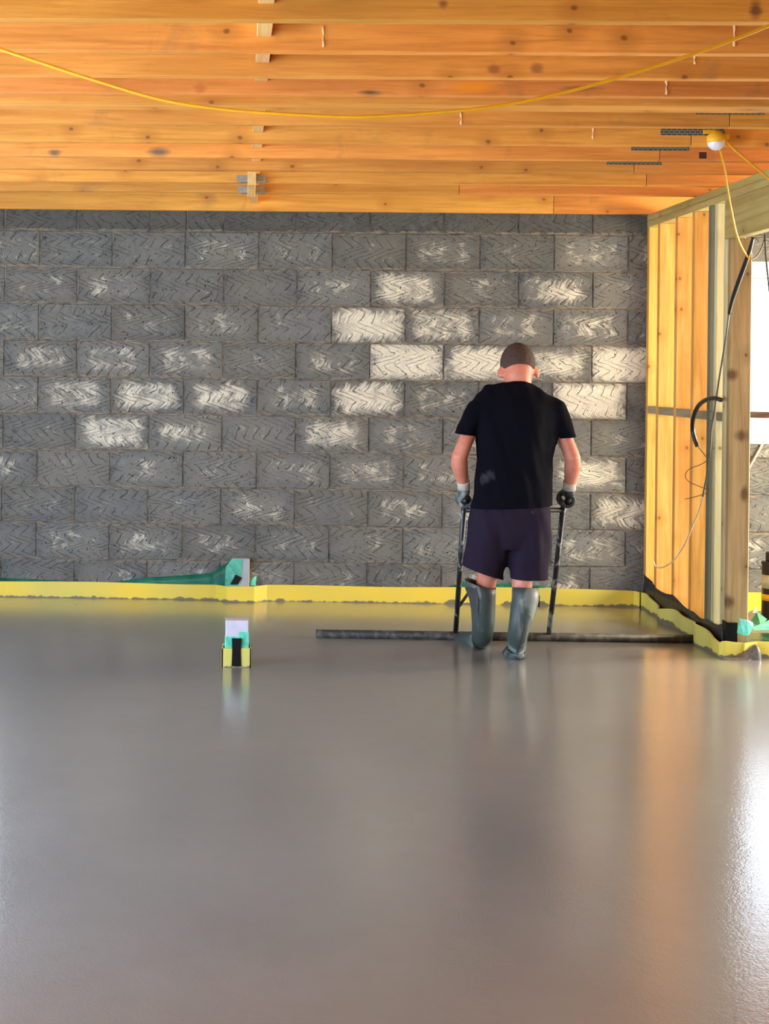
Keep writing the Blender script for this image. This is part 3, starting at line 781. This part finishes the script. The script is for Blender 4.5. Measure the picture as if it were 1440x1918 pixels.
P_ = [(434, 1196), (452, 1196), (451, 1217), (452, 1248), (434, 1248), (435, 1217)]
fr = [bm.verts.new((ux(x), Yu-.004, uz(y))) for x, y in P_]; bk = [bm.verts.new((ux(x), Yu+.012, uz(y))) for x, y in P_]
bm.faces.new(fr); bm.faces.new(bk[::-1])
for i in range(6): bm.faces.new((fr[i], bk[i], bk[(i+1) % 6], fr[(i+1) % 6]))
part('black_tape', bm, M_tape, up)
# conduit box on the wall
cw = empty('conduit_box', atY(450, 1095, D-.03)); tag(cw, 'pale grey conduit box part wrapped in green film against the block wall', 'conduit')
def wx(x, Y=D-.06): return atY(x, 1080, Y).x
def wz(y, Y=D-.06): return atY(450, y, Y).z
box('conduit', (wx(434), D-.075, wz(1110)), (wx(467), D-.012, wz(1046)), M_conduit, cw, .004)
bm = bmesh.new()
vs = [bm.verts.new(atY(x, y, D-.079)) for x, y in ((434, 1047), (455, 1048), (452, 1075), (446, 1098), (421, 1098), (423, 1062))]
bm.faces.new(vs); o = part('film_wrap', bm, film_material('teal_film', (.08, .38, .27), .9), cw); md = o.modifiers.new('t', 'SOLIDIFY'); md.thickness = .003
bm = bmesh.new(); vs = [bm.verts.new(atY(x, y, D-.084)) for x, y in ((431, 1095), (441, 1076), (453, 1082), (445, 1095))]
bm.faces.new(vs); o = part('black_tape', bm, M_tape, cw); md = o.modifiers.new('t', 'SOLIDIFY'); md.thickness = .003
bm = bmesh.new(); vs = [bm.verts.new(atY(x, y, D-.05)) for x, y in ((468, 1096), (474, 1082), (480, 1079), (479, 1097))]
bm.faces.new(vs); o = part('film_flap', bm, M_greenl, cw); md = o.modifiers.new('t', 'SOLIDIFY'); md.thickness = .002

# ------------------------------------------------------------------ cables and lamp
def cable(name, pts, r, m, label, cat='cable', seg=8):
    c0 = sum(pts, Vector())/len(pts)
    o = part(name, tube_bm(pts, r, seg, k=8), m, None, True); tag(o, label, cat); return o
YC = JY[10][0]-.02
pc = [(-60, 70), (0, 92), (90, 122), (170, 148), (300, 186), (420, 205), (560, 215), (660, 219), (760, 215), (900, 203), (1020, 182), (1150, 148), (1290, 104), (1380, 72), (1440, 48), (1490, 28)]
cable('power_cable', [atY(x, y, YC) for x, y in pc], .0048, M_cabley, 'yellow power cable sagging in a long curve below the joists')
YL = jy(269)-.06
lc = atY(1341, 262, YL)
lp = empty('work_light', lc); tag(lp, 'yellow festoon work light with frosted white dome hanging under the joists', 'light')
bm = bmesh.new(); lathe(bm, lc, [(.036, -.012), (.040, -.004), (.037, .016), (.020, .034), (.010, .038)], 20); part('housing', bm, M_lampy, lp, True)
bm = bmesh.new(); ellipsoid(bm, lc+Vector((0, 0, -.010)), (.036, .036, .034)); part('dome', bm, M_lampd, lp, True)
bm = bmesh.new(); bm_box(bm, lc+Vector((-.052, -.008, .026)), lc+Vector((.0, .008, .040))); bm_box(bm, lc+Vector((.02, -.012, .004)), lc+Vector((.052, .012, .022)))
bm_box(bm, lc+Vector((-.004, -.004, .03)), lc+Vector((.004, .004, ZJ-lc.z+.0)))
part('bracket', bm, M_lampy, lp)
cable('power_cable', [lc+Vector((.012, -.01, .03)), atY(1370, 275, YL), atY(1405, 305, YL+.05), atY(1440, 335, YL+.1), atY(1470, 362, YL+.15)], .0048, M_cabley, 'yellow cable running from the work light to the right frame edge')
yl2 = atX(1400, 486, XP-.05).y
cable('power_cable', [lc+Vector((.015, .02, -.01)), atY(1356, 310, YL+.1), atY(1362, 350, YL+.25), atY(1370, 395, YL+.45), atY(1380, 440, YL+.6), atY(1394, 472, yl2), atY(1405, 486, yl2)], .0045, M_cabley, 'yellow cable hanging from the work light down in front of the header')
cable('wire', [atY(1405, 486, yl2), atY(1416, 481, yl2+.02), atY(1426, 465, yl2+.05), atY(1431, 448, yl2+.08), atY(1432, 436, yl2+.09)], .0032, M_cableb, 'brown wire looping up under the header right of the post')
XC = XP-.03
cable('cable_bundle', [atX(1410, 446, XC), atX(1401, 478, XC), atX(1384, 525, XC), atX(1372, 560, XC), atX(1365, 588, XC)], lambda t: .0075+.004*math.sin(math.pi*t), M_cablek, 'thick black cable hanging diagonally across the top of the post')
cable('cable', [atX(1365, 588, XC), atX(1361, 620, XC), atX(1353, 670, XC), atX(1345, 720, XC), atX(1339, 762, XC), atX(1333, 800, XC), atX(1330, 840, XC), atX(1325, 880, XC), atX(1316, 930, XC)], .0045, M_cableg, 'thin grey-green cable running down beside the pale stud')
cable('cable', [atY(1432, 440, 7.0), atY(1434, 480, 7.0), atY(1438, 520, 7.0), atY(1442, 560, 7.0)], .004, M_cablek, 'short black cable hanging at the right frame edge in front of the window')
cable('cable', [atX(1316, 930, XC), atX(1308, 960, XC), atX(1299, 980, XC), atX(1287, 1010, XC), atX(1270, 1040, XC), atX(1255, 1055, XC), atX(1240, 1063, XC), atX(1228, 1061, XC), atX(1224, 1052, XC)], .0038, M_cablew, 'pale cream cable curling to a hook low on the studs')
cable('pipe', [atX(1350, 749, XC-.01), atX(1338, 746, XC-.02), atX(1322, 749, XC-.03), atX(1308, 760, XC-.03), atX(1299, 780, XC-.03), atX(1297, 803, XC-.02), atX(1301, 823, XC-.01), atX(1306, 836, XC)], .0115, M_black, 'short black pipe bent in an arc out of the studs', 'pipe', 12)
cable('wire', [atX(1308, 838, XC), atX(1318, 850, XC), atX(1324, 861, XC), atX(1312, 870, XC), atX(1292, 878, XC), atX(1283, 890, XC), atX(1290, 902, XC), atX(1312, 912, XC), atX(1328, 919, XC), atX(1310, 928, XC), atX(1283, 935, XC)], .0022, M_cableb, 'thin brown wire zigzagging out of the black pipe end', 'wire')
rd = cable('rod', [atY(1390, 899, D-.006), atY(1432, 824, D-.006)], .007, M_cablew, 'thin pale rod leaning below the window sill', 'rod')

# ------------------------------------------------------------------ screed bar with two handles
bl, br = atZ(592, 1187, .02), atZ(1298, 1197, .02)
zb0 = .019
tool = empty('screed_bar', (bl+br)/2); tag(tool, 'long black screed dappling bar with two upright poles held by the man', 'tool')
bl.z = br.z = zb0
bm = tube_bm([bl, br], .024, 14); part('bar', bm, M_bar, tool, True)
for v in (bl, br): pass
YH = 7.50
def on_bar(x):
    t = (x-592)/(1304-592); return bl.lerp(br, t)
pt = {}
for s_, xb, xt, yt in (('l', 856, 869, 945), ('r', 1032, 1055, 945)):
    foot = on_bar(xb)+Vector((0, 0, .012)); top = atY(xt, yt, YH+.06); pt[s_] = (foot, top)
    part('pole', tube_bm([foot, top], .0135, 12), M_pole, tool, True)
# cross brace and grips
def pl_at(s_, y):
    f_, t_ = pt[s_]; return f_.lerp(t_, y)
part('cross_brace', tube_bm([pl_at('l', .96), pl_at('r', .96)], .0125, 10), M_black, tool, True)
grips = {}
for s_, x, y in (('l', 872, 938), ('r', 1064, 938)):
    a_ = atY(x, y, YH-.075); b_ = pt[s_][1]+Vector((0, .01, 0)); mid = atY(x, y-1, YH+.03)
    grips[s_] = a_.copy(); part('grip', tube_bm([a_, mid, b_], .016, 12), M_black, tool, True)
part('diagonal_brace', tube_bm([pl_at('l', .20), pl_at('l', .20)+Vector((.10, .02, .14))], .008, 8), M_bar, tool, True)

# ------------------------------------------------------------------ man
man = empty('person', atZ(935, 1225)); tag(man, 'man seen from behind in a black t-shirt, dark shorts, grey-green wellington boots and gloves', 'person')
Q = atY
hd = Q(970, 690, 7.53); tilt = math.radians(32)
HR = Matrix.Rotation(-tilt, 3, 'X')
def hl(x, y, z): return hd+HR @ Vector((x, y, z))
wr = {'l': Q(869, 911, 7.45), 'r': Q(1066, 912, 7.45)}
el = {'l': Q(860, 856, 7.37), 'r': Q(1072, 858, 7.37)}
sh = {'l': Q(895, 769, 7.43), 'r': Q(1039, 769, 7.43)}
hip = {'l': Q(926, 985, 7.33), 'r': Q(994, 985, 7.33)}
kn = {'l': Q(911, 1085, 7.43), 'r': Q(978, 1090, 7.30)}
fl = atZ(899, 1212); fr_ = atZ(967, 1236)
an = {'l': Vector((fl.x+.008, fl.y+.04, .07)), 'r': Vector((fr_.x+.004, fr_.y+.045, .07))}
bm = bmesh.new()
# torso
T = [(Q(957, 985, 7.33), .12, .08), (Q(957, 965, 7.33), .145, .09), (Q(958, 945, 7.33), .150, .10), (Q(961, 905, 7.35), .145, .10), (Q(965, 850, 7.38), .155, .105), (Q(967, 800, 7.41), .165, .11), (Q(968, 770, 7.435), .150, .095), (Q(968, 748, 7.455), .10, .07), (Q(969, 730, 7.475), .062, .06)]
loft(bm, T, 20)
loft(bm, [(Q(969, 748, 7.46), .07, .07), (Q(970, 722, 7.48), .063, .064), (Q(970, 706, 7.49), .068, .066), (hl(0, -.02, -.01), .070, .072)], 18)
ellipsoid(bm, hl(0, 0, .02), (.080, .098, .105), HR)           # skull
ellipsoid(bm, hl(0, .015, -.05), (.066, .075, .085), HR)       # jaw and face
ellipsoid(bm, hl(0, .095, -.105), (.028, .02, .02), HR)        # chin
ellipsoid(bm, hl(0, .105, -.035), (.013, .02, .026), HR)       # nose
ellipsoid(bm, hl(0, .085, .012), (.055, .016, .012), HR)       # brow
ellipsoid(bm, hl(0, .092, -.075), (.026, .01, .009), HR)       # lips
for s_ in (-1, 1): ellipsoid(bm, hl(.090*s_, -.004, -.030), (.011, .022, .034), HR @ Matrix.Rotation(-.6*s_, 3, 'Z'))
for s_ in 'lr':
    sg = -1 if s_ == 'l' else 1
    loft(bm, [(sh[s_]-Vector((sg*.03, 0, 0)), .045, .05), (sh[s_].lerp(el[s_], .35), .040, .046), (sh[s_].lerp(el[s_], .7), .037, .045), (el[s_], .0395, .045),
              (el[s_].lerp(wr[s_], .25)+Vector((sg*.006, 0, 0)), .042, .046), (el[s_].lerp(wr[s_], .6)+Vector((sg*.003, 0, 0)), .034, .038), (wr[s_], .026, .030)], 16)
    ellipsoid(bm, sh[s_]-Vector((sg*.01, 0, .01)), (.045, .05, .05))
    mcalf = kn[s_].lerp(an[s_], .35)+Vector((0, -.015, 0))
    loft(bm, [(hip[s_]+Vector((0, 0, .03)), .075, .085), (hip[s_].lerp(kn[s_], .5), .058, .070), (hip[s_].lerp(kn[s_], .88), .050, .056), (kn[s_], .050, .055), (mcalf, .044, .05)], 16)
body = part('body', fuse(bm, .0085, 5), M_skin, man, True)
# eyes
for s_ in (-1, 1):
    bm = bmesh.new(); ellipsoid(bm, hl(.031*s_, .080, -.006), (.013, .012, .010), HR, 12)
    part('eye', bm, plain('eye_white', (.6, .55, .5), .2), man, True)
# hair
bm = bmesh.new(); ellipsoid(bm, hl(0, -.002, .024), (.0865, .104, .110), HR)
hcut = [(hl(0, -.09, -.030), HR @ Vector((0, .10, -1)), lambda c_: (HR.transposed() @ (c_-hd)).y < -.025),
        (hl(0, 0, .004), HR @ Vector((0, .9, -1)), lambda c_: (HR.transposed() @ (c_-hd)).y > -.03)]
hm = fuse(bm, .006, 3, None, lambda p: .0016*noise.noise(p*90), hcut)
hair = part('hair', hm, M_hair, man, True); md = hair.modifiers.new('t', 'SOLIDIFY'); md.thickness = .006; md.offset = -1

# t-shirt
slv = {}
def wrinkle(p, a=1.):
    q = Vector((p.x*9, p.y*4, p.z*2.6)); return a*(.006*noise.noise(Vector((p.x*26+p.z*5, p.y*8, p.z*3)))+.017*noise.noise(q)+.007*noise.noise(q*2.3+Vector((p.z*6, 0, 0))))
bm = bmesh.new()
pxm = 2809/7.40
def hw(px): return px/pxm
T = [(Q(957, 985, 7.335), hw(74), .135, .9), (Q(957, 955, 7.335), hw(73), .135, .9), (Q(960, 925, 7.345), hw(70), .132, .9), (Q(961, 895, 7.36), hw(68), .128, .9), (Q(963, 862, 7.375), hw(68), .130, .9), (Q(965, 835, 7.39), hw(73), .135, .9),
     (Q(967, 805, 7.41), hw(80), .138, .95), (Q(967, 778, 7.43), hw(88), .132), (Q(967, 758, 7.445), hw(85), .118), (Q(967, 744, 7.455), hw(76), .103), (Q(968, 732, 7.465), hw(56), .092), (Q(969, 723, 7.475), hw(36), .082), (Q(969, 712, 7.48), hw(28), .078), (Q(969, 703, 7.48), hw(28), .078)]
loft(bm, T, 28)
for s_ in 'lr':
    sg = -1 if s_ == 'l' else 1
    a_ = sh[s_]; e_ = Q(872 if s_ == 'l' else 1062, 814 if s_ == 'l' else 819, 7.40); d_ = (e_-a_).normalized()
    slv[s_] = (e_, d_)
    loft(bm, [(a_-Vector((sg*.05, 0, -.01)), .070, .085), (a_+Vector((sg*.002, 0, -.002)), .060, .080), (a_.lerp(e_, .55)+Vector((sg*.002, 0, 0)), .050, .072), (e_, .044, .064), (e_+d_*.05, .044, .064)], 18)
hem_z = Q(957, 951, 7.3).z
nk = Q(969, 715, 7.405)
cuts = [(Vector((0, 0, hem_z)), Vector((.06, 0, -1)), None), (nk, Vector((0, .45, 1)), None)]
cuts[0] = (Vector((.95*1, 7.3, hem_z))+Vector((.3, 0, 0)), Vector((.05, 0, -1)), None)
for s_, sg in (('l', -1), ('r', 1)):
    e_, d_ = slv[s_]
    cuts.append((e_, Vector((d_.x*.3, 0, -1)), lambda c_, e_=e_, sg=sg: (c_.x-e_.x)*sg > -.046 and c_.z > e_.z-.075))
me = fuse(bm, .008, 5, None, wrinkle, cuts)
shirt = part('t_shirt', me, M_shirt, man, True); md = shirt.modifiers.new('t', 'SOLIDIFY'); md.thickness = .004; md.offset = -1

# shorts
bm = bmesh.new()
loft(bm, [(Q(957, 935, 7.335), hw(68), .122, .9), (Q(956, 965, 7.33), hw(72), .130, .9), (Q(954, 990, 7.33), hw(73), .130, .9), (Q(953, 1022, 7.34), hw(34), .10, .9)], 26)
loft(bm, [(Q(922, 960, 7.34), hw(38), .12), (Q(920, 990, 7.34), hw(40), .128), (Q(912, 1030, 7.36), hw(40), .115), (Q(905, 1068, 7.385), hw(38.5), .105), (Q(903, 1100, 7.40), hw(39), .10)], 22)
loft(bm, [(Q(988, 960, 7.33), hw(38), .12), (Q(990, 990, 7.33), hw(38), .128), (Q(992, 1030, 7.33), hw(37.5), .115), (Q(992, 1070, 7.33), hw(37.5), .105), (Q(992, 1105, 7.32), hw(38), .10)], 22)
la, lb = Q(866, 1059, 7.38), Q(943, 1086, 7.38); rz = Q(992, 1083, 7.33).z; gx = Q(950, 1080, 7.35).x
cuts = [(Q(960, 930, 7.34), Vector((0, 0, 1)), None), (la, Vector((lb.z-la.z, 0, -(lb.x-la.x))), lambda c_: c_.x < gx and c_.z < rz+.2), (Vector((0, 0, rz)), Vector((0, 0, -1)), lambda c_: c_.x >= gx)]
me = fuse(bm, .008, 16, None, lambda p: wrinkle(p*1.3, .8), cuts)
shorts = part('shorts', me, M_short, man, True); md = shorts.modifiers.new('t', 'SOLIDIFY'); md.thickness = .004; md.offset = -1

# boots
def boot(rings, foot_c, yaw, nm='boot', tiltrim=0., spread=None):
    bm = bmesh.new(); loops = loft(bm, rings, 24, cap=False)
    bm.faces.new(loops[-1])
    for i, v in enumerate(loops[0]):
        if tiltrim: v.co.z += tiltrim*(v.co.x-Vector(rings[0][0]).x)
        if spread:
            a = v.co-Vector(rings[0][0])
            if a.x < -.02: v.co += spread
    if spread:
        for v in loops[1]:
            a = v.co-Vector(rings[1][0])
            if a.x < -.02: v.co += spread*.45
    R_ = Matrix.Rotation(yaw, 3, 'Z')
    fr2 = []
    for (yy, zc, rx, rz_) in ((-.045, .035, .022, .045), (-.03, .04, .038, .055), (.03, .045, .044, .065), (.10, .035, .047, .052), (.16, .02, .045, .04), (.20, .01, .03, .025)):
        fr2.append((Vector(foot_c)+R_ @ Vector((0, yy+.05, zc-.045)), rx, rz_))
    loft(bm, fr2, 20, ref=Vector((0, 0, 1)))
    o = part(nm, bm, M_boot, man, True)
    md = o.modifiers.new('t', 'SOLIDIFY'); md.thickness = .004; md.offset = -1
    return o
b1 = boot([(Q(906, 1096, 7.43), .060, .066), (Q(905, 1112, 7.435), .0605, .064), (Q(904.5, 1140, 7.44), .060, .062), (Q(905, 1165, 7.45), .056, .058), (Q(903.5, 1185, 7.45), .051, .053), (Q(902, 1200, fl.y+.045), .050, .054), (fl+Vector((.01, .05, .02)), .053, .058)],
          (fl.x-.004, fl.y+.02, .0), .35, 'boot', -.16, Vector((-.034, .0, .014)))
tag(b1, 'grey-green wellington boot with gaping flared top')
b2 = boot([(Q(984, 1100, 7.30), .064, .066), (Q(984, 1120, 7.295), .064, .066), (Q(980, 1142, 7.28), .062, .063), (Q(974, 1164, 7.265), .052, .055), (Q(969, 1190, 7.25), .047, .051), (Q(968, 1208, fr_.y+.05), .047, .051), (Q(966, 1224, fr_.y+.045), .049, .054), (fr_+Vector((0, .045, .015)), .052, .057)],
          (fr_.x, fr_.y+.02, .0), -.05)
bm = bmesh.new()
G_ = [(870, 1099, 7.39), (893, 1101, 7.374), (895, 1128, 7.374), (893, 1158, 7.380), (884, 1134, 7.392), (876, 1114, 7.388)]
bm.faces.new([bm.verts.new(Q(*q_)) for q_ in G_]); o = part('boot_slit_shade', bm, M_black, b1); md = o.modifiers.new('t', 'SOLIDIFY'); md.thickness = .002  # dark patch on the boot, coloured for the shaded inside of its slit
# boot tab
bm = bmesh.new(); bm_box(bm, Q(1004, 1128, 7.30)-Vector((.006, .02, .02)), Q(1007, 1118, 7.30)+Vector((.006, .02, .01))); part('boot_tab', bm, M_black, b2)

# gloves gripping the horizontal grips
for s_ in 'lr':
    sg = -1 if s_ == 'l' else 1
    g0 = grips[s_]; m_ = M_glove if s_ == 'l' else M_gloved
    bm = bmesh.new()
    ax = g0.copy(); cz = ax.z; W = wr[s_]
    # back of the hand: from wrist down over the outside of the grip
    loft(bm, [(W+Vector((0, 0, .0)), .030, .032), (W+Vector((0, .0, -.02)), .031, .038), (Vector((ax.x+sg*.012, ax.y+.045, cz+.03)), .028, .044), (Vector((ax.x+sg*.022, ax.y+.045, cz+.005)), .018, .044)], 16)
    R0 = .029
    for f_ in range(4):
        yy = ax.y+.012+f_*.0235; ln = (200, 225, 235, 215)[f_]; rr = (.0115, .0125, .013, .0125)[f_]
        pts = []
        for t in range(9):
            an_ = math.radians(70-(ln+30)*t/8)
            pts.append(Vector((ax.x+sg*R0*math.cos(an_), yy, cz+R0*math.sin(an_))))
        tube_bm(pts, lambda t, rr=rr: rr*(1-.15*t), 10, bm, 2)
        ellipsoid(bm, pts[-1], (rr*.86,)*3, None, 10)
        ellipsoid(bm, pts[2], (rr*1.12,)*3, None, 10)
    tp = [W+Vector((-sg*.012, .025, -.02)), Vector((ax.x-sg*.022, ax.y+.075, cz+.028)), Vector((ax.x-sg*.030, ax.y+.085, cz+.005)), Vector((ax.x-sg*.020, ax.y+.092, cz-.018))]
    tube_bm(tp, lambda t: .015-.003*t, 10, bm, 3); ellipsoid(bm, tp[-1], (.012,)*3, None, 10)
    gl = part('glove', fuse(bm, .0042, 3), m_, man, True)
    bm = bmesh.new(); d_ = (el[s_]-W).normalized()
    loft(bm, [(W+Vector((0, 0, -.012)), .033, .036), (W+d_*.012, .031, .034), (W+d_*.028, .033, .036), (W+d_*.034, .030, .033)], 18)
    part('glove_cuff', bm, M_cuff, gl, True)

print('scene built', len(bpy.data.objects))
